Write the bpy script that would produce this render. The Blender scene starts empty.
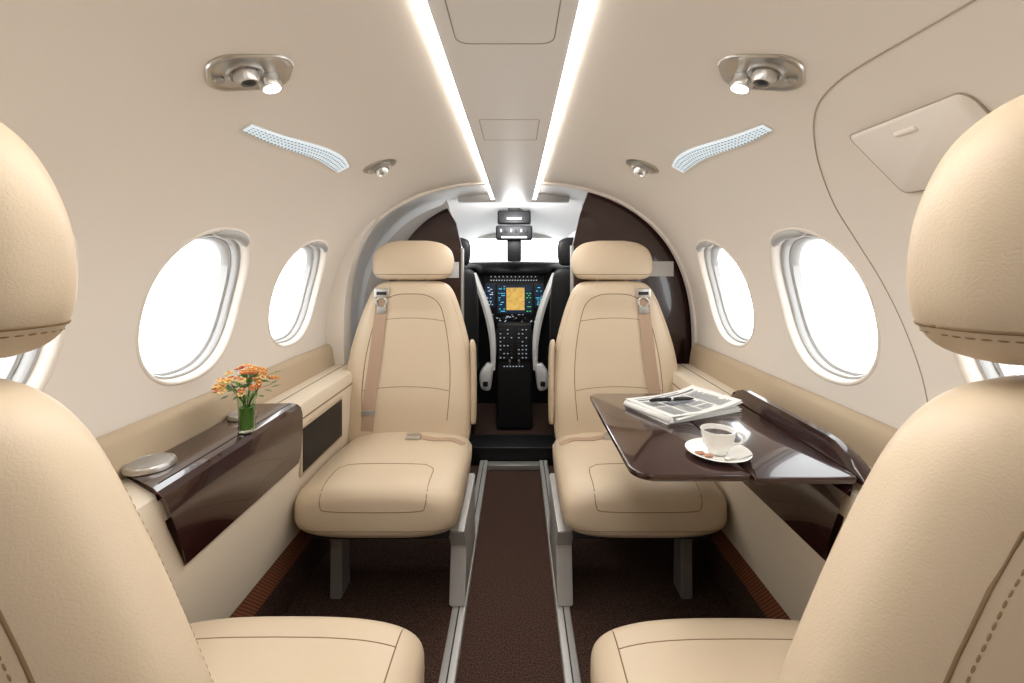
import bpy, bmesh, math, random
from mathutils import Vector, Matrix
from mathutils.bvhtree import BVHTree
random.seed(4)
S=bpy.context.scene
COL=S.collection
pi=math.pi

# ---------------------------------------------------------------- materials
def lin(c):
    return tuple(((v/255)/12.92 if v/255<=0.04045 else ((v/255+0.055)/1.055)**2.4) for v in c)
def mat(name,rgb,rough=0.5,metal=0.0,bump=0.0,bscale=200.0,vary=0.0,vscale=8.0,coat=0.0,spec=0.5,emit=None,estr=0.0,trans=0.0,ior=1.45):
    m=bpy.data.materials.new(name); m.use_nodes=True
    nt=m.node_tree; b=nt.nodes['Principled BSDF']
    c=lin(rgb)+(1,)
    b.inputs['Base Color'].default_value=c
    b.inputs['Roughness'].default_value=rough
    b.inputs['Metallic'].default_value=metal
    b.inputs['Coat Weight'].default_value=coat
    b.inputs['Coat Roughness'].default_value=0.05
    b.inputs['Specular IOR Level'].default_value=spec
    b.inputs['Transmission Weight'].default_value=trans
    b.inputs['IOR'].default_value=ior
    if emit is not None:
        b.inputs['Emission Color'].default_value=lin(emit)+(1,)
        b.inputs['Emission Strength'].default_value=estr
    tc=nt.nodes.new('ShaderNodeTexCoord')
    if vary>0:
        n=nt.nodes.new('ShaderNodeTexNoise'); n.inputs['Scale'].default_value=vscale; n.inputs['Detail'].default_value=4
        nt.links.new(tc.outputs['Object'],n.inputs['Vector'])
        r=nt.nodes.new('ShaderNodeValToRGB')
        r.color_ramp.elements[0].position=0.3; r.color_ramp.elements[1].position=0.7
        r.color_ramp.elements[0].color=tuple(v*(1-vary) for v in c[:3])+(1,)
        r.color_ramp.elements[1].color=tuple(min(1,v*(1+vary)) for v in c[:3])+(1,)
        nt.links.new(n.outputs['Fac'],r.inputs['Fac']); nt.links.new(r.outputs['Color'],b.inputs['Base Color'])
    if bump>0:
        n=nt.nodes.new('ShaderNodeTexNoise'); n.inputs['Scale'].default_value=bscale; n.inputs['Detail'].default_value=3
        nt.links.new(tc.outputs['Object'],n.inputs['Vector'])
        bp=nt.nodes.new('ShaderNodeBump'); bp.inputs['Strength'].default_value=bump; bp.inputs['Distance'].default_value=0.0015
        nt.links.new(n.outputs['Fac'],bp.inputs['Height']); nt.links.new(bp.outputs['Normal'],b.inputs['Normal'])
    return m
LEA=mat('leather_cream',(202,183,157),0.44,bump=0.18,bscale=700,vary=0.02,vscale=5)
SEAM=mat('leather_seam',(124,100,72),0.7)
THR=mat('stitch_thread',(140,114,82),0.7)
LINER=mat('cabin_liner',(228,220,210),0.6,bump=0.04,bscale=350)
LINEG=mat('liner_gap',(168,155,138),0.8)
LEDGE=mat('ledge_vinyl',(210,196,175),0.5,bump=0.1,bscale=450)
LEDGE2=mat('ledge_vinyl_tan',(184,165,139),0.55,bump=0.1,bscale=450)
WHITE=mat('ceiling_white',(230,227,223),0.5)
GREYW=mat('grey_white_panel',(212,210,208),0.45)
TRIM=mat('satin_white_trim',(220,218,214),0.35)
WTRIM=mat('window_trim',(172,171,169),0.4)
CHROME=mat('brushed_metal',(200,198,194),0.28,metal=0.9)
SATIN=mat('satin_metal',(168,165,160),0.4,metal=0.55)
RAILM=mat('rail_metal',(192,189,184),0.4,metal=0.3)
BLACK=mat('black_plastic',(14,14,16),0.45)
DARK=mat('dark_grey',(34,34,38),0.5)
DSEAT=mat('black_leather',(20,19,21),0.5,bump=0.2)
CHINA=mat('white_china',(240,238,232),0.15,coat=0.6)
COFFEE=mat('coffee',(40,20,8),0.1)
BELT=mat('belt_web',(170,144,122),0.7,bump=0.4,bscale=600)
COOK=mat('biscuit',(170,130,104),0.8,bump=0.4,bscale=300)
GREEN=mat('leaf_green',(74,120,44),0.5,vary=0.3,vscale=60)
OR1=mat('petal_orange',(228,150,84),0.6); OR2=mat('petal_coral',(218,116,86),0.6); YE=mat('petal_yellow',(238,204,126),0.6)
GLASS=mat('vase_glass',(225,240,225),0.02,trans=1.0,ior=1.3)
WATER=mat('stem_water',(120,160,70),0.1,trans=0.4)
LAMP=mat('lamp_lens',(255,250,240),0.3,emit=(255,250,240),estr=6)
STRIP=mat('led_strip',(255,255,250),0.3,emit=(255,251,245),estr=10)
INK=mat('print_ink',(96,98,104),0.8)
PIC=mat('print_picture',(120,124,130),0.8,vary=0.5,vscale=90)

def wood():
    m=mat('dark_mahogany',(46,20,17),0.22,coat=0.9)
    nt=m.node_tree;b=nt.nodes['Principled BSDF']
    tc=nt.nodes.new('ShaderNodeTexCoord'); mp=nt.nodes.new('ShaderNodeMapping'); mp.inputs['Scale'].default_value=(60,2.5,60)
    n=nt.nodes.new('ShaderNodeTexNoise'); n.inputs['Scale'].default_value=1.5; n.inputs['Detail'].default_value=6
    r=nt.nodes.new('ShaderNodeValToRGB')
    r.color_ramp.elements[0].color=lin((26,9,9))+(1,); r.color_ramp.elements[1].color=lin((56,25,22))+(1,)
    nt.links.new(tc.outputs['Object'],mp.inputs['Vector']); nt.links.new(mp.outputs['Vector'],n.inputs['Vector'])
    nt.links.new(n.outputs['Fac'],r.inputs['Fac']); nt.links.new(r.outputs['Color'],b.inputs['Base Color'])
    return m
WOOD=wood()
def carpet(name,c0,c1,stripes=False):
    m=mat(name,c0,0.95,bump=1.0,bscale=500,spec=0.1)
    nt=m.node_tree;b=nt.nodes['Principled BSDF']
    tc=nt.nodes.new('ShaderNodeTexCoord')
    if stripes:
        n=nt.nodes.new('ShaderNodeTexWave'); n.inputs['Scale'].default_value=60; n.inputs['Distortion'].default_value=0.6; n.bands_direction='DIAGONAL'
    else:
        n=nt.nodes.new('ShaderNodeTexNoise'); n.inputs['Scale'].default_value=260; n.inputs['Detail'].default_value=2
    r=nt.nodes.new('ShaderNodeValToRGB'); r.color_ramp.elements[0].position=0.35; r.color_ramp.elements[1].position=0.65
    r.color_ramp.elements[0].color=lin(c0)+(1,); r.color_ramp.elements[1].color=lin(c1)+(1,)
    nt.links.new(tc.outputs['Object'],n.inputs['Vector'])
    nt.links.new(n.outputs['Fac'],r.inputs['Fac']); nt.links.new(r.outputs['Color'],b.inputs['Base Color'])
    return m
CARP=carpet('carpet_brown',(46,33,28),(94,72,62))
CARPA=carpet('carpet_aisle',(46,33,28),(94,72,62))
SKIRT=carpet('carpet_skirting_copper',(108,64,44),(142,90,64),True)
PAPER=mat('newsprint',(222,221,216),0.85)
VENT=mat('vent_lens',(220,232,240),0.35,emit=(225,240,250),estr=0.5)
VSLOT=mat('vent_slot',(156,176,188),0.5)

# ---------------------------------------------------------------- mesh helpers
def empty(name,loc=(0,0,0),rot=0.0):
    e=bpy.data.objects.new(name,None); e.location=loc; e.rotation_euler=(0,0,rot); e.empty_display_size=0.1
    COL.objects.link(e); return e
def mesh(name,v,f,m,parent=None,smooth=True,angle=None):
    me=bpy.data.meshes.new(name); me.from_pydata([tuple(p) for p in v],[],f)
    bm=bmesh.new(); bm.from_mesh(me); bmesh.ops.remove_doubles(bm,verts=bm.verts,dist=1e-6)
    bmesh.ops.recalc_face_normals(bm,faces=bm.faces); bm.to_mesh(me); bm.free()
    o=bpy.data.objects.new(name,me); COL.objects.link(o)
    ms=m if isinstance(m,(list,tuple)) else [m]
    for x in ms: me.materials.append(x)
    if smooth:
        for p in me.polygons: p.use_smooth=True
        if angle: 
            me.set_sharp_from_angle(angle=math.radians(angle))
    if parent: o.parent=parent
    return o
def box(name,x0,x1,y0,y1,z0,z1,m,parent=None,bev=0.0,seg=3):
    v=[(x,y,z) for x in(x0,x1) for y in(y0,y1) for z in(z0,z1)]
    f=[(0,1,3,2),(4,6,7,5),(0,4,5,1),(2,3,7,6),(0,2,6,4),(1,5,7,3)]
    o=mesh(name,v,f,m,parent,smooth=False)
    if bev>0:
        bm=bmesh.new(); bm.from_mesh(o.data)
        bmesh.ops.bevel(bm,geom=bm.edges[:],offset=bev,segments=seg,profile=0.5,affect='EDGES')
        bm.to_mesh(o.data); bm.free()
        for p in o.data.polygons: p.use_smooth=True
        o.data.set_sharp_from_angle(angle=math.radians(50))
    return o
def loftrings(rings,closed=True,caps=True):
    v=[];f=[];n=len(rings[0])
    for r in rings: v+= [tuple(p) for p in r]
    for i in range(len(rings)-1):
        for j in range(n if closed else n-1):
            a=i*n+j;b=i*n+(j+1)%n
            f.append((a,b,b+n,a+n))
    if caps and closed:
        for k in (0,len(rings)-1):
            r=rings[k]; c=sum((Vector(p) for p in r),Vector())/n
            v.append(tuple(c)); ci=len(v)-1
            for j in range(n): f.append((k*n+j,k*n+(j+1)%n,ci))
    return v,f
def cat(secs,m):
    out=[];n=len(secs)
    for i in range(n-1):
        p0=secs[max(i-1,0)];p1=secs[i];p2=secs[i+1];p3=secs[min(i+2,n-1)]
        for k in range(m):
            t=k/m
            out.append([0.5*((2*b)+(-a+c)*t+(2*a-5*b+4*c-d)*t*t+(-a+3*b-3*c+d)*t**3) for a,b,c,d in zip(p0,p1,p2,p3)])
    out.append(list(secs[-1])); return out
def spw(c,e): return math.copysign(abs(c)**e,c)
def superloft(name,secs,axis,m,parent=None,nseg=56,sub=4,deform=None):
    rings=[]
    for t,a,b,ha,hb,n in cat(secs,sub):
        r=[]
        for j in range(nseg):
            th=2*pi*j/nseg; u=a+ha*spw(math.cos(th),2/n); w=b+hb*spw(math.sin(th),2/n)
            p=(u,w,t) if axis=='z' else ((u,t,w) if axis=='y' else (t,u,w))
            if deform: p=deform(p)
            r.append(p)
        rings.append(r)
    v,f=loftrings(rings)
    return mesh(name,v,f,m,parent)
def tube(name,pts,r,m,parent=None,closed=False,seg=8):
    pts=[Vector(p) for p in pts];n=len(pts);rings=[]
    for i,p in enumerate(pts):
        a=pts[(i-1)%n] if closed or i>0 else p; b=pts[(i+1)%n] if closed or i<n-1 else p
        d=(b-a).normalized(); up=Vector((0,0,1)) if abs(d.z)<0.9 else Vector((0,1,0))
        s=d.cross(up).normalized(); t=s.cross(d)
        rr=r[i] if isinstance(r,(list,tuple)) else r
        rings.append([p+rr*(math.cos(2*pi*j/seg)*s+math.sin(2*pi*j/seg)*t) for j in range(seg)])
    if closed: rings.append(rings[0])
    v,f=loftrings(rings,True,not closed)
    return mesh(name,v,f,m,parent)
def lathe(name,prof,m,parent=None,loc=(0,0,0),M=None,seg=40):
    rings=[[(r*math.cos(2*pi*j/seg),r*math.sin(2*pi*j/seg),z) for j in range(seg)] for r,z in prof]
    v,f=loftrings(rings,True,True)
    T=Matrix.Translation(loc)@(M if M else Matrix.Identity(4))
    v=[T@Vector(p) for p in v]
    return mesh(name,v,f,m,parent,angle=40)
def smooth_path(pts,m=6,closed=False):
    return cat(pts,m)
def bvh_of(o):
    me=o.data; return BVHTree.FromPolygons([v.co.copy() for v in me.vertices],[tuple(p.vertices) for p in me.polygons])
def project(bv,pts,d,off=0.0):
    """drop a path on a surface along local direction d"""
    d=Vector(d); out=[]
    for p in pts:
        h=bv.ray_cast(Vector(p)-d*1.0,d)
        if h[0] is not None: out.append(h[0]-d*off)
    return out
def resample(pts,step):
    pts=[Vector(p) for p in pts]; out=[pts[0]];acc=0
    for a,b in zip(pts,pts[1:]):
        L=(b-a).length
        while acc+L>=step:
            t=(step-acc)/L if L>0 else 0; a=a+(b-a)*t; out.append(a.copy()); L=(b-a).length; acc=0
        acc+=L
    return out
def stitches(name,pts,m,parent,step=0.0062,r=0.0007,duty=0.7):
    P=resample(pts,step);V=[];F=[]
    for a,b in zip(P,P[1:]):
        if (b-a).length>step*2: continue
        b=a+(b-a)*duty; d=(b-a).normalized(); up=Vector((0.3,1,0.2)); s=d.cross(up).normalized();t=s.cross(d); n0=len(V)
        for q,k in((a,.5),(a+(b-a)*.3,1),(a+(b-a)*.7,1),(b,.5)):
            for j in range(5): V.append(q+r*k*(math.cos(2*pi*j/5)*s+math.sin(2*pi*j/5)*t))
        for i in range(3):
            for j in range(5): F.append((n0+i*5+j,n0+i*5+(j+1)%5,n0+(i+1)*5+(j+1)%5,n0+(i+1)*5+j))
    return mesh(name,V,F,m,parent)
def ribbon(name,pts,width,nrm,m,parent,th=0.002):
    pts=[Vector(p) for p in pts];nrm=Vector(nrm);rings=[];n=len(pts)
    for i,p in enumerate(pts):
        d=(pts[min(i+1,n-1)]-pts[max(i-1,0)]).normalized(); s=d.cross(nrm).normalized(); q=s.cross(d).normalized()
        rings.append([p+s*width/2,p+s*width/2+q*th,p-s*width/2+q*th,p-s*width/2])
    v,f=loftrings(rings); return mesh(name,v,f,m,parent,angle=40)

# ---------------------------------------------------------------- cabin section
A=0.78; ZC=0.72; BT=0.72; N=2.5
def wx(z):
    if z>=ZC: return A*max(0,1-min(1,((z-ZC)/BT))**N)**(1/N)
    return A*max(0,1-((ZC-z)/0.95)**5)**(1/5)
def wz(x): return ZC+BT*(1-(abs(x)/A)**N)**(1/N)
def W(y,z,side,off=0.0):
    x=wx(z)
    g=Vector(((x/A)**(N-1)/A, 0, ((max(z-ZC,0))/BT)**(N-1)/BT)).normalized() if z<ZC+BT-1e-4 else Vector((0,0,1))
    return Vector((side*(x+g.x*off),y,z+g.z*off))
def profile(off=0.0,a=A,bt=BT,zbot=0.02,K=64):
    up=[]
    for i in range(14):
        z=zbot+(ZC-zbot)*i/14; u=(ZC-z)/0.95
        up.append(((a+off)*max(0,1-u**5)**(1/5),z))
    for i in range(K+1):
        th=pi/2*i/K
        up.append(((a+off)*math.cos(th)**(2/N),ZC+(bt+off)*math.sin(th)**(2/N)))
    L=[(-x,z) for x,z in up]; R=[(x,z) for x,z in up[:-1]][::-1]
    return L+R
WINDOWS=[0.12,0.61,1.105,1.60]
WZ=0.985; WH=0.178; WW=0.165
def oval(th,gw=0.0,n=2.35):
    return ((WW+gw)*spw(math.cos(th),2/n),(WH+gw)*spw(math.sin(th),2/n))
def build_shell():
    pi_=profile(0); po=profile(0.055)
    ys=[-1.0,1.93]
    v=[];f=[];n=len(pi_)
    for y in ys:
        for x,z in pi_: v.append((x,y,z))
    for y in ys:
        for x,z in po: v.append((x,y,z))
    for j in range(n-1):
        f.append((j,j+1,n+j+1,n+j)); f.append((2*n+j,3*n+j,3*n+j+1,2*n+j+1))
        f.append((j,2*n+j,2*n+j+1,j+1)); f.append((n+j,n+j+1,3*n+j+1,3*n+j))
    f.append((0,n,3*n,2*n)); f.append((n-1,3*n-1,4*n-1,2*n-1))
    o=mesh('wall_cabin_liner',v,f,LINER,None,angle=35)
    cv=[];cf=[]
    for side in(-1,1):
        for yc in WINDOWS:
            rings=[]
            for x in(0.5,0.95):
                rings.append([(side*x,yc+oval(2*pi*j/64,0.002)[0],WZ+oval(2*pi*j/64,0.002)[1]) for j in range(64)])
            vv,ff=loftrings(rings); b0=len(cv); cv+=vv; cf+=[tuple(i+b0 for i in q) for q in ff]
    c=mesh('cutter',cv,cf,LINER)
    md=o.modifiers.new('b','BOOLEAN'); md.operation='DIFFERENCE'; md.object=c; md.solver='EXACT'
    bpy.context.view_layer.update()
    dg=bpy.context.evaluated_depsgraph_get(); me=bpy.data.meshes.new_from_object(o.evaluated_get(dg))
    o.modifiers.clear(); o.data=me; bpy.data.objects.remove(c)
    me.set_sharp_from_angle(angle=math.radians(35))
    return o
shell=build_shell()
pr_=profile(0.02); n=len(pr_)
v=[(x,-1.03,z) for x,z in pr_]+[(x,-0.99,z) for x,z in pr_]
mesh('wall_aft_bulkhead',v,[tuple(range(n)),tuple(range(2*n-1,n-1,-1))]+[(i,(i+1)%n,(i+1)%n+n,i+n) for i in range(n)],LINER,None,smooth=False)

def window(idx,side,yc):
    root=empty('window_%d'%idx)
    def ringset(lay):
        rings=[]
        for g,d in lay:
            r=[]
            for j in range(72):
                dy,dz=oval(2*pi*j/72,g); r.append(W(yc+dy,WZ+dz,side,0)+Vector((side*d,0,0)))
            rings.append(r)
        return rings
    v,f=loftrings(ringset([(0.010,0.003),(0.009,-0.001),(0.004,-0.002),(0.000,0.001),(-0.003,0.010),(-0.005,0.022)]),True,False); mesh('reveal_lip',v,f,LINER,root)
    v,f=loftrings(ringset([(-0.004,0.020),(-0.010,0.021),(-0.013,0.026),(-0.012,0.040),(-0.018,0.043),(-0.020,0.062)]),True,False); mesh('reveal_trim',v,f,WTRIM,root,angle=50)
    tube('seal',[W(yc+oval(2*pi*j/72,-0.013)[0],WZ+oval(2*pi*j/72,-0.013)[1],side,0)+Vector((side*0.041,0,0)) for j in range(72)],0.0016,SATIN,root,True,6)
    pts=[]
    for k in range(15):
        dy=-0.045+0.145*k/14
        z=WZ+WH*(1-(abs(dy)/WW)**2.35)**(1/2.35)
        pts.append(W(yc+dy,z-0.004,side,0)+Vector((side*0.004,0,0)))
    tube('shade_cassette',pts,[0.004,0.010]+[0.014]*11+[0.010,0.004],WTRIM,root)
i=1
for side in(-1,1):
    for yc in WINDOWS: window(i,side,yc); i+=1

# ---------------------------------------------------------------- forward shell / cockpit
def fwd():
    rings=[]
    for y,a,bt in[(1.93,0.815,0.755),(2.3,0.815,0.755),(2.75,0.80,0.75),(3.2,0.72,0.68),(3.6,0.62,0.61)]:
        rings.append([(x,y,z) for x,z in profile(0,a,bt,-0.05)])
    v,f=loftrings(rings,False,False)
    o=mesh('wall_forward_vestibule',v,f,GREYW)
    bm=bmesh.new(); bm.from_mesh(o.data)
    kill=[q for q in bm.faces if q.calc_center_median().y>3.2 and 1.06<q.calc_center_median().z<1.29]
    bmesh.ops.delete(bm,geom=kill,context='FACES'); bm.to_mesh(o.data); bm.free()
    return o
fwd()
box('wall_nose_bulkhead',-0.7,0.7,3.58,3.62,-0.05,1.04,BLACK)
wf=empty('windshield_frame')
for nm,x0,x1 in(('center_post',-0.022,0.022),('side_post_left',-0.62,-0.52),('side_post_right',0.52,0.62)):
    box(nm,x0,x1,3.56,3.61,1.0,1.40,DARK,wf,0.01)
box('header',-0.62,0.62,3.55,3.61,1.295,1.40,WHITE,wf,0.01)

def arch(name,off0,off1,y0,y1,m):
    rings=[]
    for off,y in((off0,y0),(off1,y0),(off1,y1),(off0,y1),(off0,y0)):
        rings.append([(x,y,z) for x,z in profile(off)])
    v,f=loftrings(rings,False,False); return mesh(name,v,f,m,None,angle=40)
arch('trim_1',-0.010,0.05,1.925,1.95,LINER)
arch('trim_2',0.004,0.045,1.952,1.965,BLACK)
R=[]
for k in range(25):
    z=0.66+0.62*k/24; t=k/24
    wdt=0.078*(1-t**2.2)+0.004
    x=wx(z)
    R.append([(-x-0.01,1.90,z),(-x+wdt*0.9,1.905,z),(-x+wdt,1.92,z),(-x+wdt,1.965,z),(-x-0.01,1.975,z)])
v,f=loftrings(R); mesh('trim_3',v,f,LINER,None,angle=40)

def bulkhead(name,side,y,xin,xtop,band,th=0.035,k_=1.0,m=None,trim=True):
    root=empty(name)
    o=[(xin,0.03),(xin,1.17),(xin+(xtop-xin)*0.4,1.30)]
    def oz(x): return min(wz(min(x/k_,A-1e-4))*1.0, 9) if k_==1 else 0.72+(wz(min(x/k_,A-1e-4))-0.72)*(0.985)
    o.append((xtop,oz(xtop)+(0.02 if k_==1 else 0)))
    for k in range(1,30):
        t=k/29; x=xtop+(A*k_-xtop)*math.sin(t*pi/2); o.append((x,oz(x)))
    o+=[(wx(0.55)*k_,0.55),(wx(0.3)*k_,0.30),(wx(0.03)*k_,0.03)]
    n=len(o); v=[(side*x,y,z) for x,z in o]+[(side*x,y+th,z) for x,z in o]
    f=[tuple(range(n)),tuple(range(2*n-1,n-1,-1))]+[(i,(i+1)%n,(i+1)%n+n,i+n) for i in range(n)]
    mesh('panel',v,f,m or WOOD,root,smooth=False)
    if trim:
        box('edge_trim',*sorted((side*(xin-0.008),side*(xin+0.004))),y-0.004,y+th+0.004,0.03,1.17,SATIN,root,0.002)
        box('inlay_band',*sorted((side*band[0],side*band[1])),y-0.004,y,band[2],band[3],GREYW,root,0.001)
    return root
bulkhead('wardrobe_bulkhead',1,1.985,0.262,0.335,(0.56,0.70,1.035,1.10))
gb=bulkhead('galley_bulkhead',-1,2.30,0.262,0.335,(0.275,0.345,1.02,1.10),k_=0.84)
o_=bulkhead('galley_surround',-1,2.345,0.275,0.345,(0,0,0,0),m=GREYW,trim=False)

# ---------------------------------------------------------------- ceiling
cp=empty('ceiling')
def strip_y(name,prof,y0,y1,m,parent,angle=30):
    rings=[[(x,y0,z) for x,z in prof],[(x,y1,z) for x,z in prof]]
    v,f=loftrings(rings); return mesh(name,v,f,m,parent,angle=angle)
strip_y('center_panel',[(-0.100,1.4260),(-0.088,1.4195),(0.088,1.4195),(0.100,1.4260),(0.100,1.437),(-0.100,1.437)],-0.985,2.45,WHITE,cp)
for s in(-1,1):
    strip_y('light_strip_%s'%('left' if s<0 else 'right'),[(s*0.101,1.430),(s*0.118,1.430),(s*0.118,1.434),(s*0.101,1.434)],-0.985,2.40,STRIP,cp)
def rrect(cx,cy,hx,hy,r,k=6):
    o=[]
    for sx,sy,a0 in((1,1,0),(-1,1,90),(-1,-1,180),(1,-1,270)):
        for i in range(k+1):
            a=math.radians(a0+90*i/k); o.append((cx+sx*(hx-r)+r*math.cos(a),cy+sy*(hy-r)+r*math.sin(a)))
    return o
tube('hatch_seam',[(x,y,1.4195) for x,y in rrect(0,0.44,0.074,0.255,0.02)],0.0009,LINEG,cp,True,6)
tube('access_seam',[(x,y,1.4195) for x,y in rrect(0,1.14,0.070,0.085,0.006)],0.0009,LINEG,cp,True,6)
box('forward_header',-0.30,0.30,2.45,2.50,1.425,1.475,GREYW,cp,0.006)

# ---------------------------------------------------------------- emergency exit panel seams (right)
ex=empty('door_1')
path=[(-0.10,1.335),(0.20,1.345),(0.50,1.347),(0.66,1.345),(0.76,1.325),(0.85,1.275),(0.905,1.205),(0.91,1.13),(0.893,1.05),(0.87,0.96),(0.846,0.86),(0.835,0.76)]
tube('exit_outline_seam',[W(y,z,1,0.0) for y,z in smooth_path(path)],0.0014,LINEG,ex,False,6)
hp=[W(y,z,1,-0.0015) for y,z in rrect(0.648,1.246,0.098,0.047,0.012)]
cen=sum(hp,Vector())/len(hp)
n=len(hp)
v=[p for p in hp]+[cen+(p-cen)*0.93+Vector((-0.004,0,-0.003)) for p in hp]
f=[(i,(i+1)%n,(i+1)%n+n,i+n) for i in range(n)]+[tuple(range(n,2*n))]
mesh('exit_handle_cover',v,f,LINER,ex,angle=50)
tube('handle_cover_seam',hp,0.0011,LINEG,ex,True,6)
box('handle_latch',W(0.65,1.277,1,0).x-0.010,W(0.65,1.277,1,0).x+0.01,0.630,0.668,1.268,1.286,LINER,ex,0.004)

# ---------------------------------------------------------------- reading lights, gaspers, vents
def frame_at(side,x,y):
    """x axis outboard, y axis forward-ish, z axis into the cabin"""
    e=0.004
    p=Vector((side*x,y,wz(x))); t=(Vector((side*(x+e),y,wz(x+e)))-Vector((side*(x-e),y,wz(x-e)))).normalized()
    yv=Vector((0,1,0)); nrm=t.cross(yv)
    if nrm.z>0: nrm=-nrm
    M=Matrix.Identity(4)
    for i_,c in enumerate((t,yv,nrm)): 
        for r_ in range(3): M[r_][i_]=c[r_]
    M.translation=p
    return M
def plate(name,hx,hy,r,M,m,parent,prof):
    rings=[]
    for g,z in prof:
        rings.append([M@Vector((x,y,z)) for x,y in rrect(0,0,hx+g,hy+g,min(r+g,hx+g-1e-4,hy+g-1e-4),8)])
    v,f=loftrings(rings); return mesh(name,v,f,m,parent,angle=40)
def psu(side,x,y):
    root=empty('reading_light_panel'); M=frame_at(side,x,y)@Matrix.Rotation(-0.62,4,'Z')
    plate('bezel',0.060,0.047,0.034,M,CHROME,root,[(0.0,-0.004),(0.002,0.003),(0.0,0.005),(-0.004,0.005),(-0.007,0.003),(-0.012,0.003)])
    T=M@Matrix.Translation((0.010,-0.008,0))
    lathe('gasper_ring',[(0.027,0.002),(0.027,0.007),(0.024,0.010),(0.021,0.007),(0.019,0.006)],SATIN,root,M=T)
    lathe('gasper_nozzle',[(0.0185,0.0),(0.0185,0.014),(0.014,0.024),(0.011,0.024),(0.010,0.015)],CHROME,root,M=T)
    lathe('gasper_core',[(0.0098,0.012),(0.0098,0.0195),(0.003,0.021)],BLACK,root,M=T)
    T2=M@Matrix.Translation((-0.026,0.016,0))
    lathe('lamp_housing',[(0.018,0.0),(0.018,0.016),(0.0155,0.022),(0.0135,0.022)],CHROME,root,M=T2)
    lathe('lamp_lens',[(0.0135,0.018),(0.0135,0.0225),(0.008,0.024),(0.002,0.0245)],LAMP,root,M=T2)
    T3=M@Matrix.Translation((0.044,0.012,0))
    lathe('switch',[(0.008,0.002),(0.008,0.006),(0.006,0.008)],SATIN,root,M=T3,seg=20)
def small_gasper(side,x,y):
    root=empty('air_gasper'); M=frame_at(side,x,y)
    lathe('bezel',[(0.052,-0.002),(0.052,0.002),(0.046,0.005),(0.040,0.004),(0.036,0.002)],CHROME,root,M=M)
    lathe('ring',[(0.030,0.002),(0.030,0.010),(0.025,0.014),(0.022,0.010)],SATIN,root,M=M)
    lathe('nozzle',[(0.020,0.004),(0.019,0.022),(0.014,0.028),(0.011,0.018)],CHROME,root,M=M)
    lathe('core',[(0.0105,0.016),(0.010,0.022),(0.003,0.023)],BLACK,root,M=M)
def vent(side):
    root=empty('ceiling_vent_light')
    K=24
    def cx_(t): return 0.477+0.010*(1-2*t)-0.012*math.sin(t*pi)+0.006*math.sin(t*2*pi)
    def wd(t): return 0.009+0.013*math.sin(min(1,t*1.15)*pi*0.5)*(1 if t<0.85 else 1-(t-0.85)*2.5)
    V0=[]
    for k in range(K+1):
        t=k/K; y=0.85+0.42*t; x=cx_(t); w=wd(t)
        a=x-w; b=x+w
        V0.append([Vector((side*a,y,wz(a)-0.001)),Vector((side*(a+0.002),y,wz(a+0.002)-0.004)),Vector((side*(b-0.002),y,wz(b-0.002)-0.004)),Vector((side*b,y,wz(b)-0.001))])
    v,f=loftrings(V0,False,False); mesh('lens',v,f,VENT,root,angle=40)
    tube('rim',[r[0] for r in V0]+[r[3] for r in V0[::-1]],0.0013,TRIM,root,True,6)
    V=[];F=[]
    for k in range(34):
        t=(k+0.9)/35.5; y=0.85+0.42*t
        for q in range(4):
            xx=cx_(t)+wd(t)*(-0.66+0.44*q); h=wd(t)*0.12; n0=len(V)
            for du,dv in((-h,-0.0036),(h,-0.0036),(h,0.0036),(-h,0.0036)):
                V.append((side*(xx+du),y+dv,wz(xx+du)-0.0052))
            F.append((n0,n0+1,n0+2,n0+3))
    mesh('slots',V,F,VSLOT,root,smooth=False)
for s in(-1,1):
    psu(s,0.398,0.71); small_gasper(s,0.398,1.38); vent(s)

# ---------------------------------------------------------------- floor
box('floor',-0.80,0.80,-1.0,3.6,-0.06,0.0,CARPA)
for s in(-1,1):
    nm='left' if s<0 else 'right'
    box('floor_platform_%s'%nm,*sorted((s*0.180,s*0.72)),-0.98,1.98,0.001,0.03,CARP)
    r=empty('seat_track_rail')
    box('rail_base',*sorted((s*0.138,s*0.180)),-0.98,2.45,0.001,0.036,RAILM,r,0.004)
    box('rail_slot',*sorted((s*0.157,s*0.161)),-0.98,2.45,0.0355,0.0366,DARK,r)
box('door_sill_threshold',-0.137,0.137,2.40,2.45,0.001,0.03,SATIN,None,0.003)
box('entry_step',-0.26,0.26,2.46,2.65,0.001,0.10,BLACK,None,0.005)

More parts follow.
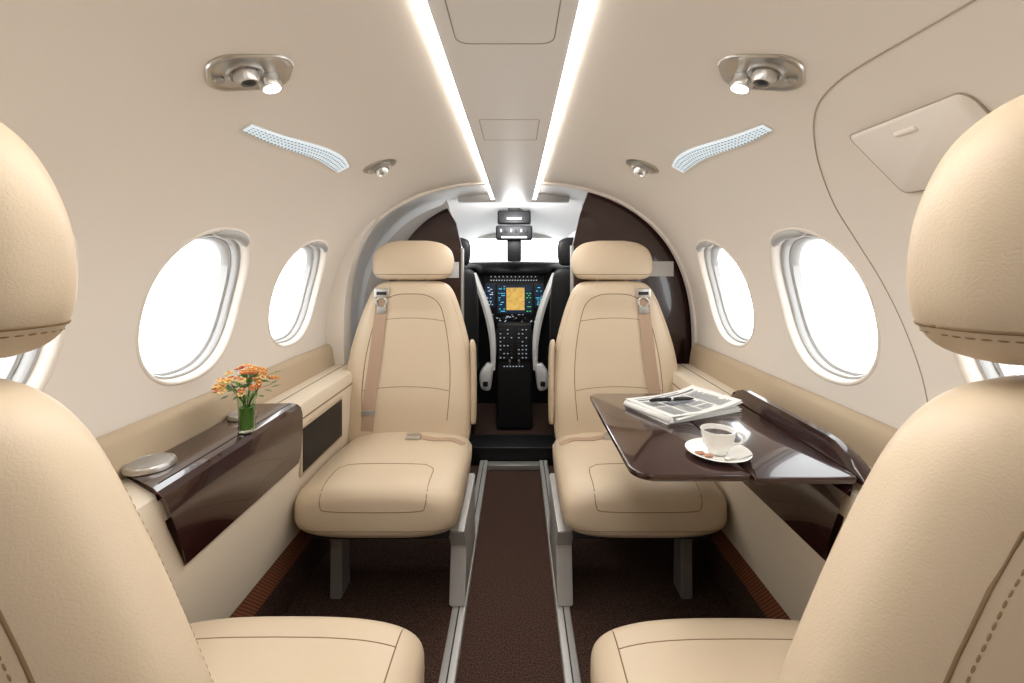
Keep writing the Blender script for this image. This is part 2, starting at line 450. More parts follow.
# ---------------------------------------------------------------- side ledges
def ledge(side):
    root=empty('side_ledge')
    def px(prof): return [(side*x,z) for x,z in prof]
    strip_y('ledge_body',px([(0.775,0.667),(0.645,0.667),(0.632,0.663),(0.624,0.650),(0.622,0.60),(0.624,0.50),(0.636,0.34),(0.652,0.262),(0.665,0.255),(0.70,0.255),(0.745,0.40)]),-0.98,1.92,LEDGE,root,30)
    strip_y('window_sill_step',px([(0.776,0.755),(0.764,0.752),(0.754,0.735),(0.747,0.690),(0.744,0.6675),(0.778,0.6675)]),-0.98,1.92,LEDGE2,root,60)
    strip_y('top_seam',px([(0.700,0.6672),(0.703,0.6672),(0.703,0.6682),(0.700,0.6682)]),1.33,1.92,SEAM,root,60)
    strip_y('carpeted_kick',px([(0.672,0.256),(0.662,0.25),(0.666,0.17),(0.70,0.17),(0.71,0.256)]),-0.98,1.92,SKIRT,root,60)
    strip_y('carpeted_kick_lower',px([(0.667,0.1695),(0.680,0.031),(0.71,0.031),(0.71,0.1695)]),-0.98,1.92,CARP,root,60)
    box('recess_frame',*sorted((side*0.6185,side*0.63)),1.345,1.66,0.457,0.607,LEDGE2,root,0.003)
    box('recess_dark',*sorted((side*0.6165,side*0.63)),1.352,1.652,0.465,0.597,BLACK,root,0.002)
    box('armrest_pad_seam',*sorted((side*0.6205,side*0.626)),1.33,1.92,0.623,0.626,SEAM,root)
    return root
ledge(-1);ledge(1)

def table_pocket(side):
    root=empty('folding_table_panel')
    prof=[(0.742,0.670),(0.742,0.679),(0.700,0.680),(0.640,0.681),(0.622,0.678),(0.611,0.669),(0.606,0.650),(0.6055,0.60),(0.609,0.55),(0.617,0.507),(0.6205,0.503),(0.6205,0.60),(0.630,0.670)]
    R=[]
    base,sl=(0.810,0.62) if side<0 else (0.822,1.15)
    for k in range(9):
        t=k/8
        r=[]
        for x,z in prof:
            cut=(0.681-z); y0=base+0.55*max(0,cut-0.02)**1.15+sl*max(0,x-0.622); y1=1.325
            r.append((side*x,y0+(y1-y0)*t,z))
        R.append(r)
    v,f=loftrings(R); mesh('wood_cover',v,f,WOOD,root,angle=25)
    if side<0: tube('cover_hinge_line',[(side*0.640,0.835,0.6814),(side*0.640,1.32,0.6814)],0.0008,BLACK,root)
    return root
table_pocket(-1);table_pocket(1)
def coaster(name,x,y,r,z=0.6815):
    root=empty(name,(x,y,z))
    lathe('rim',[(r,0.0),(r,0.008),(r*0.95,0.011),(r*0.88,0.011),(r*0.86,0.009)],CHROME,root)
    lathe('lid',[(r*0.86,0.0),(r*0.86,0.0098),(r*0.4,0.0106),(0.001,0.0108)],SATIN,root)
coaster('cup_holder_lid',-0.712,0.905,0.043)
coaster('cup_holder_lid',-0.706,1.20,0.034)
coaster('cup_holder_lid',0.710,1.20,0.030)

# ---------------------------------------------------------------- deployed table (right)
tb=empty('fold_out_table')
def slab(name,pts,z0,z1,m,parent,bev=0.004):
    n=len(pts); c=Vector((sum(p[0] for p in pts)/n,sum(p[1] for p in pts)/n,0))
    def ins(g): 
        out=[]
        for i_ in range(n):
            a=Vector(pts[i_-1]);b=Vector(pts[i_]);d=Vector(pts[(i_+1)%n])
            t=(d-a).normalized(); nr=Vector((-t.y,t.x)); 
            if nr.dot(Vector((c.x,c.y))-b)<0: nr=-nr
            out.append(b+nr*g)
        return out
    rings=[]
    for g,z in((bev,z0),(bev*0.3,z0+bev*0.3),(0,z0+bev),(0,z1-bev),(bev*0.3,z1-bev*0.3),(bev,z1)):
        rings.append([(p[0],p[1],z) for p in ins(g)])
    v,f=loftrings(rings); return mesh(name,v,f,m,parent,angle=30)
def rcorner(x0,x1,y0,y1,radii,k=7):
    o=[]
    for (cx,cy,sx,sy,a0),r in zip(((x1,y1,-1,-1,0),(x0,y1,1,-1,90),(x0,y0,1,1,180),(x1,y0,-1,1,270)),radii):
        for i_ in range(k+1):
            a=math.radians(a0+90*i_/k); o.append((cx+sx*r+r*math.cos(a),cy+sy*r+r*math.sin(a)))
    return o
slab('leaf_inner',rcorner(0.4495,0.640,0.825,1.370,(0.004,0.002,0.002,0.012)),0.683,0.697,WOOD,tb)
slab('leaf_outer',rcorner(0.232,0.4480,0.835,1.370,(0.002,0.035,0.045,0.002)),0.683,0.697,WOOD,tb)
R=[]
for k in range(21):
    t=k/20; y=0.825+0.535*t; h=0.046*min(1,(t/0.16)**0.7 if t<0.16 else 1, ((1-t)/0.16)**0.6 if t>0.84 else 1)+0.004
    xb=0.642
    R.append([(xb,y,0.6825),(xb+0.004,y,0.686+h*0.5),(xb+0.010,y,0.684+h),(xb+0.020,y,0.686+h),(xb+0.034,y,0.684+h*0.86),(xb+0.036,y,0.6825)])
v,f=loftrings(R); mesh('lid_raised',v,f,WOOD,tb,angle=35)
box('support_arm',0.50,0.603,1.08,1.11,0.665,0.6828,SATIN,tb,0.003)
TZ=0.6971
cx,cy=0.424,0.920
sc=empty('coffee_cup_and_saucer',(cx,cy,TZ)); sc.scale=(0.92,0.92,0.92)
lathe('saucer',[(0.026,0.0),(0.028,0.002),(0.045,0.005),(0.066,0.012),(0.068,0.0135),(0.066,0.0145),(0.045,0.008),(0.026,0.005),(0.001,0.0045)],CHINA,sc)
lathe('cup',[(0.018,0.006),(0.020,0.008),(0.021,0.013),(0.030,0.026),(0.0345,0.045),(0.036,0.058),(0.0345,0.058),(0.033,0.045),(0.028,0.028),(0.018,0.014),(0.001,0.012)],CHINA,sc)
lathe('coffee',[(0.0325,0.046),(0.0325,0.0475),(0.001,0.0475)],COFFEE,sc)
tube('handle',smooth_path([(0.031,-0.004,0.050),(0.044,-0.007,0.053),(0.053,-0.009,0.043),(0.046,-0.008,0.030),(0.031,-0.004,0.026)]),0.0028,CHINA,sc)
box('biscuit_1',-0.056,-0.036,-0.024,-0.010,0.009,0.016,COOK,sc,0.004)
box('biscuit_2',-0.044,-0.026,-0.040,-0.027,0.010,0.017,COOK,sc,0.004)
tube('teaspoon',[(-0.01,-0.058,0.016),(0.02,-0.054,0.015),(0.056,-0.036,0.016)],[0.004,0.0015,0.0015],CHROME,sc)
npo=empty('newspaper',(0.463,1.225,TZ+0.0005),math.radians(28))
top=None
for k in range(6):
    V=[];F=[];nx,ny=14,8; dx=random.uniform(-.008,.008); a=math.radians(random.uniform(-5,5))
    for i_ in range(nx+1):
        for j_ in range(ny+1):
            u=-0.125+0.25*i_/nx; w=-0.085+0.17*j_/ny
            z=0.0012+k*0.0032+0.003*math.sin(u*22+k)*(k/6)+0.010*max(0,(u-0.05)/0.075)**2*(k/6)
            x=u*math.cos(a)-w*math.sin(a)+dx; y=u*math.sin(a)+w*math.cos(a)
            V.append((x,y,z))
    for i_ in range(nx):
        for j_ in range(ny):
            q=i_*(ny+1)+j_; F.append((q,q+1,q+ny+2,q+ny+1))
    o=mesh('sheet_%d'%(k+1),V,F,PAPER,npo); top=o
    if k<5: sm=o.modifiers.new('s','SOLIDIFY'); sm.thickness=0.0012
tube('fold_edge',[(-0.126,-0.08,0.010),(-0.126,0.08,0.010)],0.0085,PAPER,npo)
tbv=bvh_of(top)
def printed(nm,rects,m):
    V=[];F=[]
    for x0,x1,y0,y1 in rects:
        seg=max(1,int((x1-x0)/0.01)); prev=None
        for q in range(seg+1):
            x=x0+(x1-x0)*q/seg; row=[]
            for y in(y0,y1):
                h=tbv.ray_cast(Vector((x,y,1)),Vector((0,0,-1)))
                if h[0] is None: row=None;break
                V.append(h[0]+Vector((0,0,0.0007))); row.append(len(V)-1)
            if prev and row: F.append((prev[0],prev[1],row[1],row[0]))
            prev=row
    mesh(nm,V,F,m,npo,smooth=False)
tx=[];rr=random.Random(3)
for c_ in range(4):
    x0=-0.108+c_*0.055
    for l in range(22):
        y=-0.070+l*0.0052
        if c_ in(1,2) and -0.015<y<0.025: continue
        if rr.random()<0.06: continue
        tx.append((x0,x0+0.048-(rr.random()*0.016 if rr.random()<0.25 else 0),y,y+0.0021))
printed('print_columns',tx,INK)
printed('print_headline',[(-0.105,-0.02,0.052,0.060),(-0.01,0.105,0.052,0.060),(-0.105,0.06,0.068,0.072)],INK)
printed('print_picture',[(-0.052,0.040,-0.012,0.024)],PIC)
pen=empty('ballpoint_pen',(0.43,1.21,TZ+0.0285),math.radians(8))
tube('barrel',[(-0.062,0,0),(-0.056,0,0),(0.045,0,0),(0.052,0,0),(0.062,0,-0.001)],[0.003,0.0048,0.0050,0.0038,0.0012],BLACK,pen)
tube('pen_band',[(-0.004,0,0),(0.002,0,0)],0.0054,CHROME,pen)
tube('pen_clip',[(-0.054,0,0.0058),(-0.020,0,0.0062)],0.0011,CHROME,pen)

# ---------------------------------------------------------------- vase of flowers
vs=empty('flower_vase',(-0.635,1.10,0.6818))
lathe('vase_glass',[(0.017,0.0),(0.019,0.002),(0.018,0.03),(0.020,0.07),(0.023,0.092),(0.0215,0.092),(0.0185,0.07),(0.0165,0.03),(0.016,0.006),(0.001,0.005)],GLASS,vs,seg=28)
lathe('water',[(0.015,0.007),(0.0155,0.03),(0.0165,0.058),(0.001,0.058)],WATER,vs,seg=24)
for k in range(11):
    a=k*0.6; tube('stem_%d'%(k+1),[(0.009*math.cos(a+2),0.009*math.sin(a+2),0.010),(0.008*math.cos(a),0.008*math.sin(a),0.07),(0.036*math.cos(a),0.036*math.sin(a),0.115+0.01*math.sin(k))],0.0013,GREEN,vs,seg=6)
def blob(V,F,MI,c,r,mi,rz=0.8,seg=6,nr=4):
    n0=len(V); c=Vector(c)
    for i_ in range(nr+1):
        ph=pi*i_/nr
        for j in range(seg):
            th=2*pi*j/seg; V.append(c+Vector((r*math.sin(ph)*math.cos(th),r*math.sin(ph)*math.sin(th),r*rz*math.cos(ph))))
    for i_ in range(nr):
        for j in range(seg):
            F.append((n0+i_*seg+j,n0+i_*seg+(j+1)%seg,n0+(i_+1)*seg+(j+1)%seg,n0+(i_+1)*seg+j)); MI.append(mi)
def multi(name,V,F,MI,mats,parent):
    me=bpy.data.meshes.new(name); me.from_pydata([tuple(p) for p in V],[],F)
    for m_ in mats: me.materials.append(m_)
    for p,mi in zip(me.polygons,MI): p.material_index=mi; p.use_smooth=True
    o=bpy.data.objects.new(name,me); COL.objects.link(o); o.parent=parent; return o
V=[];F=[];MI=[]
for k in range(60):
    a=random.uniform(0,2*pi); rr=0.066*math.sqrt(random.random()); h=0.112+0.036*(1-(rr/0.066)**2)+random.uniform(-.010,.010)
    c=Vector((rr*math.cos(a),rr*math.sin(a),h)); mi=random.choice([0,0,1,2]); s=random.uniform(0.0045,0.0075)
    tilt=Vector((math.cos(a),math.sin(a),0))*rr/0.066
    for q in range(7):
        b=2*pi*q/7; blob(V,F,MI,c+Vector((s*math.cos(b),s*math.sin(b),-s*0.6*(tilt.x*math.cos(b)+tilt.y*math.sin(b)))),s*0.52,mi,0.6)
    blob(V,F,MI,c+Vector((0,0,0.003)),s*0.5,2 if mi!=2 else 0)
multi('blossoms',V,F,MI,[OR1,OR2,YE],vs)
V=[];F=[];MI=[]
for k in range(90):
    a=random.uniform(0,2*pi); rr=random.uniform(0.008,0.068); h=random.uniform(0.092,0.132); L=random.uniform(0.018,0.034)
    d=Vector((math.cos(a),math.sin(a),random.uniform(-.4,.7))).normalized(); c=Vector((rr*math.cos(a)*0.7,rr*math.sin(a)*0.7,h)); s=d.cross(Vector((0,0,1))).normalized()*0.006
    n0=len(V); V+=[c,c+d*L*0.5+s,c+d*L,c+d*L*0.5-s]; F.append((n0,n0+1,n0+2,n0+3)); MI.append(0)
multi('foliage',V,F,MI,[GREEN],vs)

# ---------------------------------------------------------------- passenger seats
def seat(loc,rot,belt,inner,near=False,recl=0.16,cs=1.0,bs=1.0,bo=0.0,hs=1.0):
    """local: faces -Y, back front face near y=0.  inner = local x sign of aisle side"""
    root=empty('passenger_seat',loc,rot)
    def yf(z): return 0.02+recl*(z-0.40)
    def cd(p):
        x,y,z=p
        if z>0.40: z+=0.006*(1-(x/0.25)**2)-0.012*max(0,(y+0.15)/0.2)
        return (x*cs,y,z)
    cush=superloft('cushion',[(-0.425,0,0.372,0.175,0.030,2.6),(-0.421,0,0.373,0.212,0.050,3.0),(-0.405,0,0.374,0.236,0.068,3.3),(-0.375,0,0.374,0.247,0.078,3.6),(-0.30,0,0.374,0.250,0.080,3.8),(-0.15,0,0.374,0.249,0.080,3.8),(0.0,0,0.374,0.245,0.078,3.8),(0.06,0,0.374,0.238,0.074,3.6),(0.075,0,0.374,0.20,0.06,3.0)],'y',LEA,root,nseg=72,sub=5,deform=cd)
    bv=bvh_of(cush)
    if not near:
        p=[(-0.150,0.455),(-0.150,0.43),(-0.147,0.405),(-0.128,0.392),(0,0.389),(0.128,0.392),(0.147,0.405),(0.150,0.43),(0.150,0.455)]
        q=project(bv,[(a,0,c) for a,c in smooth_path(p,6) if c<0.438],(0,1,0),-0.0002)
        tube('cushion_front_seam',q,0.0014,SEAM,root,seg=6)
        tl=[(-0.150,-0.405)]+[(-0.150,-0.405+0.10*k/6) for k in range(1,6)]+[(-0.145,-0.29),(-0.12,-0.272)]+[(-0.12+0.24*k/10,-0.272) for k in range(1,10)]+[(0.12,-0.272),(0.145,-0.29)]+[(0.150,-0.305-0.10*k/6) for k in range(0,6)]+[(0.150,-0.405)]
        tube('cushion_top_seam',project(bv,[(a,b,0.6) for a,b in tl],(0,0,-1),-0.0002),0.0014,SEAM,root,seg=6)
        q=project(bv,[((-0.225+0.45*k/40)*cs,0,0.335) for k in range(41)],(0,1,0),-0.0003)
        tube('cushion_lower_seam',q,0.0012,SEAM,root,seg=6)
    else:
        for sx in(-1,1):
            q2=project(bv,[(sx*0.205,-0.40+0.45*k/30,0.6) for k in range(31)],(0,0,-1),-0.0004)
            tube('cushion_side_seam_%d'%(sx+2),q2,0.0013,SEAM,root,seg=6)
        q3=project(bv,[(-0.205+0.41*k/40,-0.345,0.6) for k in range(41)],(0,0,-1),-0.0004)
        tube('cushion_cross_seam',q3,0.0012,SEAM,root,seg=6)
    H=[(0.385,0.205,0.045,3.0),(0.395,0.222,0.055,3.0),(0.43,0.229,0.060,3.0),(0.52,0.235,0.062,2.9),(0.62,0.236,0.062,2.8),(0.72,0.228,0.060,2.7),(0.80,0.212,0.058,2.6),(0.88,0.190,0.054,2.6),(0.94,0.170,0.050,2.6),(0.98,0.152,0.046,2.6),(1.005,0.130,0.038,2.5),(1.016,0.100,0.026,2.3),(1.020,0.060,0.012,2.1)]
    secs=[(z,0,yf(z)+0.062,hw,t,n) for z,hw,t,n in H]
    def bd(p):
        x,y,z=p; c=yf(z)+0.062
        if y<c:
            y+= -0.010*math.exp(-((z-0.56)/0.10)**2)+0.018*max(0,1-(x/0.15)**4)*(1 if z<0.9 else max(0,(0.97-z)/0.07))
        return (x*bs+bo,y,z)
    back=superloft('backrest',secs,'z',LEA,root,nseg=72,sub=5,deform=bd)
    bb=bvh_of(back)
    def BX(L): return [(x*bs+bo,y,z) for x,y,z in L]
    pan=smooth_path([(-0.150,0,0.49),(-0.158,0,0.62),(-0.150,0,0.75),(-0.130,0,0.86),(-0.105,0,0.93),(-0.06,0,0.962),(0,0,0.968),(0.06,0,0.962),(0.105,0,0.93),(0.130,0,0.86),(0.150,0,0.75),(0.158,0,0.62),(0.150,0,0.49)],8)
    tube('back_panel_seam',project(bb,BX(pan),(0,1,0),-0.0002),0.0016,SEAM,root,seg=6)
    for z0 in(0.60,0.86):
        w=0.155 if z0<0.7 else 0.128
        q=project(bb,BX([(-w+2*w*k/30,0,z0+0.012*(1-(2*k/30-1)**2)) for k in range(31)]),(0,1,0),-0.0003)
        tube('back_cross_seam_%d'%int(z0*100),q,0.0012,SEAM,root,seg=6)
    def hwz(z):
        for (z0,w0,_,_),(z1,w1,_,_) in zip(H,H[1:]):
            if z0<=z<=z1: return w0+(w1-w0)*(z-z0)/(z1-z0)
        return H[-1][1]
    ins=0.036
    pr=[]
    for k in range(41): z=0.44+0.48*k/40; pr.append((-(hwz(z)-ins),0,z))
    pr+=[(-0.128,0,0.950),(-0.098,0,0.972),(-0.05,0,0.984),(0,0,0.987),(0.05,0,0.984),(0.098,0,0.972),(0.128,0,0.950)]
    for k in range(40,-1,-1): z=0.44+0.48*k/40; pr.append((hwz(z)-ins,0,z))
    tube('rear_seam',project(bb,BX(pr),(0,-1,0),-0.0004),0.0012,SEAM,root,seg=6)
    if near:
        pr2=[(x*(1-0.006/max(abs(x),0.05)),y,z-0.004) for x,y,z in pr]
        stitches('rear_stitch',project(bb,pr2,(0,-1,0),0.0),THR,root)
    for sx in(-1,1):
        pr=[(sx*(hwz(0.44+0.53*k/50)-0.014),0,0.44+0.53*k/50) for k in range(51)]
        stitches('front_stitch_%d'%(sx+2),project(bb,BX(pr),(0,1,0),0.0002),THR,root)
    yh=yf(1.10)+0.052
    hr=[(1.024,0.085,0.018,2.4),(1.027,0.112,0.030,2.6),(1.036,0.130,0.040,2.8),(1.055,0.142,0.046,2.8),(1.085,0.147,0.048,2.7),(1.115,0.145,0.047,2.6),(1.145,0.134,0.043,2.5),(1.165,0.115,0.036,2.4),(1.178,0.088,0.026,2.3),(1.185,0.050,0.013,2.1)]
    head=superloft('headrest',[(z,bo,yh+recl*(z-1.1),hw*hs,t,n) for z,hw,t,n in hr],'z',LEA,root,nseg=64,sub=5)
    hb=bvh_of(head)
    def ringat(z,off):
        out=[];c=Vector((bo,yh+recl*(z-1.1),z))
        for k in range(97):
            th=2*pi*k/96; d=Vector((math.cos(th),math.sin(th)*0.5,0)).normalized()
            h=hb.ray_cast(c+d*0.5,-d)
            if h[0] is not None: out.append(h[0]+d*off)
        return out
    tube('headrest_seam',ringat(1.046,-0.0004),0.0013,SEAM,root,False,6)
    if near: stitches('headrest_stitch',ringat(1.0415,0.0001),THR,root)
    for sx in(-1,1): tube('headrest_post_%d'%(1 if sx<0 else 2),[(bo+sx*0.06,yh-0.002,1.03),(bo+sx*0.06,yh-0.004,0.99)],0.006,CHROME,root)
    sx=inner
    if not near:
        superloft('armrest',[(0.47,sx*0.236,0.085,0.006,0.020,3),(0.48,sx*0.236,0.085,0.010,0.030,3),(0.60,sx*0.236,0.090,0.011,0.034,3),(0.74,sx*0.232,0.110,0.011,0.034,3),(0.775,sx*0.228,0.114,0.009,0.030,3),(0.785,sx*0.226,0.116,0.005,0.015,2.4)],'z',LEDGE2,root,nseg=32)
    ribbon('lap_belt',project(bv,[(inner*(0.02+0.19*k/10),-0.045+0.010*math.sin(k),0.7) for k in range(11)],(0,0,-1),0.002),0.03,(0,0,1),BELT,root)
    lb=project(bv,[(inner*0.03,-0.047,0.7)],(0,0,-1),0.003)[0]
    box('belt_buckle',lb.x-0.026,lb.x+0.026,lb.y-0.017,lb.y+0.017,lb.z-0.001,lb.z+0.012,CHROME,root,0.003)
    if belt:
        bx=belt
        pp=[(bx*0.106,0,0.985),(bx*0.108,0,0.93),(bx*0.114,0,0.82),(bx*0.122,0,0.68),(bx*0.130,0,0.55),(bx*0.134,0,0.45)]
        q=project(bb,BX(smooth_path(pp,6)),(0,1,0),0.0025)
        ribbon('shoulder_belt',q,0.048,(0,-1,0),BELT,root)
        t=project(bb,BX([(bx*0.107,0,0.965)]),(0,1,0),0.006)[0]
        box('belt_guide',t.x-0.030,t.x+0.030,t.y-0.005,t.y+0.005,t.z-0.012,t.z+0.026,CHROME,root,0.003)
        box('belt_guide_slot',t.x-0.020,t.x+0.020,t.y-0.0065,t.y,t.z-0.001,t.z+0.012,DARK,root,0.001)
        box('belt_buckle_body',t.x-0.019,t.x+0.019,t.y-0.010,t.y+0.012,t.z-0.078,t.z-0.046,SATIN,root,0.004)
        tube('belt_guide_ring',[(t.x+0.021*math.cos(a*pi/8),t.y-0.004,t.z-0.031+0.020*math.sin(a*pi/8)) for a in range(16)],0.0048,CHROME,root,True)
        t=project(bb,BX([(bx*0.131,0,0.52)]),(0,1,0),0.005)[0]
        box('belt_tongue',t.x-0.026,t.x+0.026,t.y-0.004,t.y+0.002,t.z-0.012,t.z+0.010,SATIN,root,0.002)
    box('seat_pan',-0.205,0.205,-0.36,0.06,0.272,0.302,DARK,root,0.008)
    for sx in(-1,1):
        k=1 if sx<0 else 2
        xx=inner*0.222 if sx==inner else sx*0.165
        w=0.024 if sx==inner else 0.018
        if sx==inner: pts=[(-0.34,0.285),(0.05,0.285),(0.03,0.20),(0.05,0.06),(0.06,0.0375),(-0.31,0.0375),(-0.30,0.08),(-0.27,0.20)]
        else: pts=[(-0.30,0.285),(-0.16,0.285),(-0.20,0.20),(-0.19,0.031),(-0.27,0.031),(-0.265,0.20)]
        v=[(xx-w,y,z) for y,z in pts]+[(xx+w,y,z) for y,z in pts]; n=len(pts)
        f=[tuple(range(n)),tuple(range(2*n-1,n-1,-1))]+[(i_,(i_+1)%n,(i_+1)%n+n,i_+n) for i_ in range(n)]
        o=mesh('leg_%d'%k,v,f,SATIN if sx!=inner else RAILM,root,smooth=False)
        bm=bmesh.new(); bm.from_mesh(o.data); bmesh.ops.bevel(bm,geom=bm.edges[:],offset=0.004,segments=2,affect='EDGES'); bm.to_mesh(o.data); bm.free()
    box('rear_crossbar',-0.20,0.20,0.01,0.04,0.22,0.275,SATIN,root,0.006)
    return root
seat((-0.388,1.70,0),0,-1,1,cs=0.96,bs=1.07,bo=-0.022,hs=1.14)
seat((0.388,1.70,0),0,1,-1,cs=0.96,bs=1.07,bo=0.022,hs=1.14)
seat((-0.390,0.416,0),pi,0,-1,True,0.130)
seat((0.392,0.412,0),pi,0,1,True,0.130)

# ---------------------------------------------------------------- cockpit
def pilot_seat(x):
    r=empty('pilot_seat',(x,2.78,0))
    superloft('backrest',[(0.50,0,0.05,0.15,0.05,3),(0.53,0,0.05,0.18,0.055,3),(0.8,0,0.03,0.185,0.055,3),(1.0,0,0.01,0.17,0.05,2.8),(1.06,0,0.005,0.14,0.04,2.5),(1.075,0,0.005,0.08,0.02,2.2)],'z',DSEAT,r,nseg=40)
    superloft('headrest',[(1.08,0,0,0.07,0.02,2.5),(1.09,0,0,0.125,0.035,2.8),(1.16,0,0,0.14,0.045,2.8),(1.23,0,0,0.13,0.04,2.6),(1.255,0,0,0.08,0.02,2.3)],'z',DSEAT,r,nseg=40)
    superloft('cushion',[(0.06,0,0.45,0.16,0.05,3),(0.10,0,0.45,0.18,0.07,3),(0.28,0,0.46,0.18,0.07,3),(0.32,0,0.46,0.15,0.05,3)],'y',DSEAT,r,nseg=40)
    box('pedestal',-0.15,0.15,0.08,0.30,0.001,0.40,BLACK,r,0.02)
    for s in(-1,1): tube('post_%d'%(s+2),[(s*0.05,0,1.05),(s*0.05,0,1.10)],0.006,CHROME,r)
pilot_seat(-0.405);pilot_seat(0.405)
SCR=mat('screen_map',(190,150,70),0.3,emit=(218,178,96),estr=0.7,vary=0.55,vscale=45)
SCRB=mat('screen_dark',(10,18,28),0.25,emit=(20,50,80),estr=0.5)
BTN=mat('button_white',(200,205,210),0.5,emit=(190,205,220),estr=0.8)
CYA=mat('legend_cyan',(60,160,180),0.5,emit=(90,200,225),estr=1.0)
GRN=mat('legend_green',(60,180,90),0.5,emit=(90,220,120),estr=0.9)
def addbox(V,F,x0,x1,y0,y1,z0,z1):
    n0=len(V); V+=[(x,y,z) for x in(x0,x1) for y in(y0,y1) for z in(z0,z1)]
    F+=[tuple(i_+n0 for i_ in q) for q in[(0,1,3,2),(4,6,7,5),(0,4,5,1),(2,3,7,6),(0,2,6,4),(1,5,7,3)]]
ip=empty('instrument_panel',(0,3.16,0))
box('panel_center',-0.205,0.205,0.0,0.06,0.66,1.06,BLACK,ip,0.012)
box('panel_wide',-0.56,0.56,0.10,0.14,0.70,1.07,BLACK,ip,0.012)
R=[]
for y,zt,hw in((-0.05,1.070,0.235),(0.00,1.105,0.27),(0.14,1.115,0.50),(0.36,1.105,0.52)):
    R.append([(-hw,y,zt-0.04),(-hw*0.85,y,zt-0.008),(0,y,zt),(hw*0.85,y,zt-0.008),(hw,y,zt-0.04),(hw*0.9,y,zt-0.055),(-hw*0.9,y,zt-0.055)])
v,f=loftrings(R); mesh('glareshield',v,f,BLACK,ip)
def screen(nm,x0,x1,z0,z1,m):
    box(nm+'_bezel',x0-0.010,x1+0.010,-0.010,0.002,z0-0.010,z1+0.010,DARK,ip,0.003)
    box(nm,x0,x1,-0.0115,-0.009,z0,z1,m,ip)
screen('multifunction_display',-0.115,0.120,0.755,0.945,SCRB)
box('map_area',-0.055,0.070,-0.0125,-0.0112,0.775,0.930,SCR,ip)
screen('left_display',-0.195,-0.140,0.80,0.95,SCRB)
screen('right_display',0.145,0.195,0.80,0.95,SCRB)
def legends(nm,n_,x0,x1,z0,z1,y,m,par,seed,ww=(0.006,0.022)):
    rr=random.Random(seed);V=[];F=[]
    for k in range(n_):
        x=rr.uniform(x0,x1);z=z0+(z1-z0)*rr.randrange(12)/11;addbox(V,F,x,min(x+rr.uniform(*ww),x1+0.006),y-0.0006,y,z,z+0.0045)
    mesh(nm,V,F,m,par,smooth=False)
legends('display_text_cyan',18,-0.112,-0.070,0.765,0.935,-0.0116,CYA,ip,1,(0.008,0.02))
legends('display_text_green',12,0.078,0.108,0.765,0.935,-0.0116,GRN,ip,2,(0.006,0.014))
legends('side_text_white',20,-0.192,-0.155,0.81,0.94,-0.0116,BTN,ip,3,(0.005,0.014))
legends('side_text_cyan',16,0.148,0.185,0.81,0.94,-0.0116,CYA,ip,4,(0.005,0.012))
V=[];F=[]
for r_,zz in enumerate((1.022,1.003,0.978)):
    for c_ in range(18 if r_!=1 else 12):
        st=0.0185 if r_!=1 else 0.028
        addbox(V,F,-0.165+c_*st,-0.158+c_*st,-0.004,0.0,zz,zz+0.006)
mesh('button_legends',V,F,BTN,ip,smooth=False)
for k in range(5):
    lathe('knob_%d'%(k+1),[(0.011,0),(0.010,0.014),(0.007,0.017),(0.001,0.017)],DARK,ip,M=Matrix.Translation((-0.15+k*0.075,-0.001,0.715))@Matrix.Rotation(pi/2,4,'X'),seg=16)
legends('switch_legends',30,-0.16,0.15,0.675,0.74,-0.001,BTN,ip,5,(0.004,0.012))
pd=empty('center_pedestal',(0,3.0,0))
R=[]
for y,z0,z1,hw in((-0.02,0.02,0.46,0.105),(0.0,0.02,0.50,0.115),(0.05,0.02,0.56,0.12),(0.12,0.02,0.64,0.125)):
    R.append([(-hw,y,z0),(hw,y,z0),(hw,y,z1),(-hw,y,z1)])
v,f=loftrings(R); mesh('body',v,f,BLACK,pd,smooth=False)
box('radio_stack',-0.112,0.112,-0.03,0.10,0.46,0.70,BLACK,pd,0.006)
V=[];F=[]
for r_ in range(8):
    for c_ in range(8):
        if c_==4: continue
        addbox(V,F,-0.098+c_*0.024,-0.082+c_*0.024,-0.034,-0.028,0.475+r_*0.026,0.490+r_*0.026)
mesh('keypad_keys',V,F,DARK,pd,smooth=False)
V=[];F=[]
rr=random.Random(9)
for r_ in range(8):
    for c_ in range(8):
        if c_==4 or rr.random()<0.35: continue
        x=-0.094+c_*0.024; addbox(V,F,x,x+0.008,-0.0348,-0.034,0.480+r_*0.026,0.4845+r_*0.026)
for c_ in range(7): addbox(V,F,-0.07+c_*0.02,-0.062+c_*0.02,-0.0215,-0.020,0.42,0.425)
mesh('key_legends',V,F,BTN,pd,smooth=False)
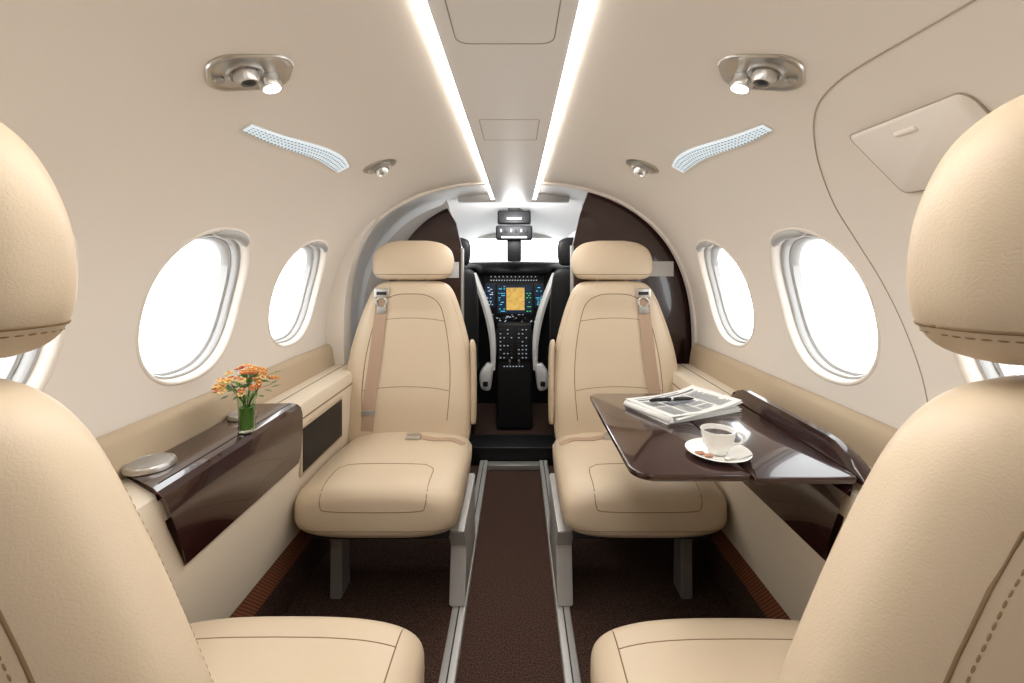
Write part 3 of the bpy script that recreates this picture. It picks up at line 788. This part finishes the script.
for s in(-1,1):
    tube('thrust_lever_%d'%(s+2),[(s*0.03,-0.02,0.43),(s*0.03,-0.05,0.47)],0.006,SATIN,pd)
    pts=smooth_path([(s*0.262,-0.06,1.035),(s*0.238,-0.08,0.97),(s*0.192,-0.10,0.85),(s*0.155,-0.11,0.72),(s*0.135,-0.12,0.58),(s*0.134,-0.12,0.42)],6)
    rings=[]
    for k,(x,y,z) in enumerate(pts):
        w=0.012+0.010*math.sin(pi*k/(len(pts)-1))
        rings.append([(x-s*w,y,z),(x+s*0.004,y-0.012,z),(x+s*w,y-0.004,z),(x+s*(w+0.004),y+0.06,z),(x-s*w,y+0.06,z)])
    v,f=loftrings(rings); mesh('side_fairing_%d'%(s+2),v,f,TRIM,pd,angle=40)
    superloft('lower_fairing_%d'%(s+2),[(0.29,s*0.170,-0.10,0.012,0.02,2.6),(0.31,s*0.180,-0.10,0.034,0.035,2.6),(0.40,s*0.176,-0.10,0.042,0.05,2.6),(0.46,s*0.152,-0.10,0.026,0.04,2.6)],'z',TRIM,pd,nseg=24)
    box('pedal_cutout_%d'%(s+2),*sorted((s*0.165,s*0.195)),-0.152,-0.14,0.325,0.355,BLACK,pd,0.004)
ov=empty('overhead_standby_unit',(0.0,2.86,0))
box('housing_upper',-0.105,0.105,0,0.10,1.345,1.43,BLACK,ov,0.01)
box('housing_lower',-0.115,0.115,-0.01,0.10,1.245,1.335,DARK,ov,0.012)
box('compass_window',-0.06,0.06,-0.003,0.0,1.365,1.405,DARK,ov,0.002)
box('compass_card',-0.045,0.045,-0.005,-0.003,1.372,1.384,BTN,ov)
box('legend_strip',-0.08,0.08,-0.013,-0.009,1.255,1.266,GREYW,ov)
for k in range(6): box('selector_%d'%(k+1),-0.09+k*0.032,-0.076+k*0.032,-0.016,-0.008,1.290,1.312,DARK if k%2 else SATIN,ov,0.003)
box('mount_post',-0.045,0.045,0.03,0.07,1.11,1.25,BLACK,ov,0.006)
box('ceiling_bracket',-0.04,0.04,0.03,0.09,1.42,1.455,BLACK,ov,0.003)

# ---------------------------------------------------------------- lights
w=bpy.data.worlds.new('daylight'); S.world=w; w.use_nodes=True
bg=w.node_tree.nodes['Background']; bg.inputs[0].default_value=(0.96,0.985,1.0,1); bg.inputs[1].default_value=4.3
def area(name,loc,rot,sx,sy,e,col=(1,0.985,0.965)):
    l=bpy.data.lights.new(name,'AREA'); l.shape='RECTANGLE'; l.size=sx; l.size_y=sy; l.energy=e; l.color=col
    o=bpy.data.objects.new(name,l); o.location=loc; o.rotation_euler=rot; COL.objects.link(o); return o
area('ceiling_fill',(0,1.1,1.415),(0,0,0),0.18,2.2,8.5)  # fill light added between the strips to brighten the cabin
area('aft_fill',(0,-0.93,1.05),(pi/2,0,0),0.7,0.5,1.2)  # unseen fill added behind the camera, not a cabin fixture
for s in(-1,1):
    l=bpy.data.lights.new('reading_spot','SPOT'); l.energy=1.2; l.spot_size=1.2; l.spot_blend=0.8; l.shadow_soft_size=0.02; l.color=(1,0.95,0.88)
    o=bpy.data.objects.new('reading_spot',l); o.location=(s*0.38,0.70,1.35); COL.objects.link(o)
l=bpy.data.lights.new('cockpit_fill','POINT'); l.energy=7.0; l.shadow_soft_size=0.08  # point fill added to lift the cockpit, no fixture there
o=bpy.data.objects.new('cockpit_fill',l); o.location=(0,2.66,1.36); COL.objects.link(o)

# ---------------------------------------------------------------- camera
cam=bpy.data.cameras.new('camera'); cam.sensor_width=36; cam.lens=16; cam.shift_x=-5/1024; cam.shift_y=-75.5/1024; cam.clip_start=0.01
co=bpy.data.objects.new('camera',cam); co.location=(0.018,0,1.08); co.rotation_euler=(pi/2,0,0); COL.objects.link(co)
S.camera=co
S.view_settings.view_transform='Standard'
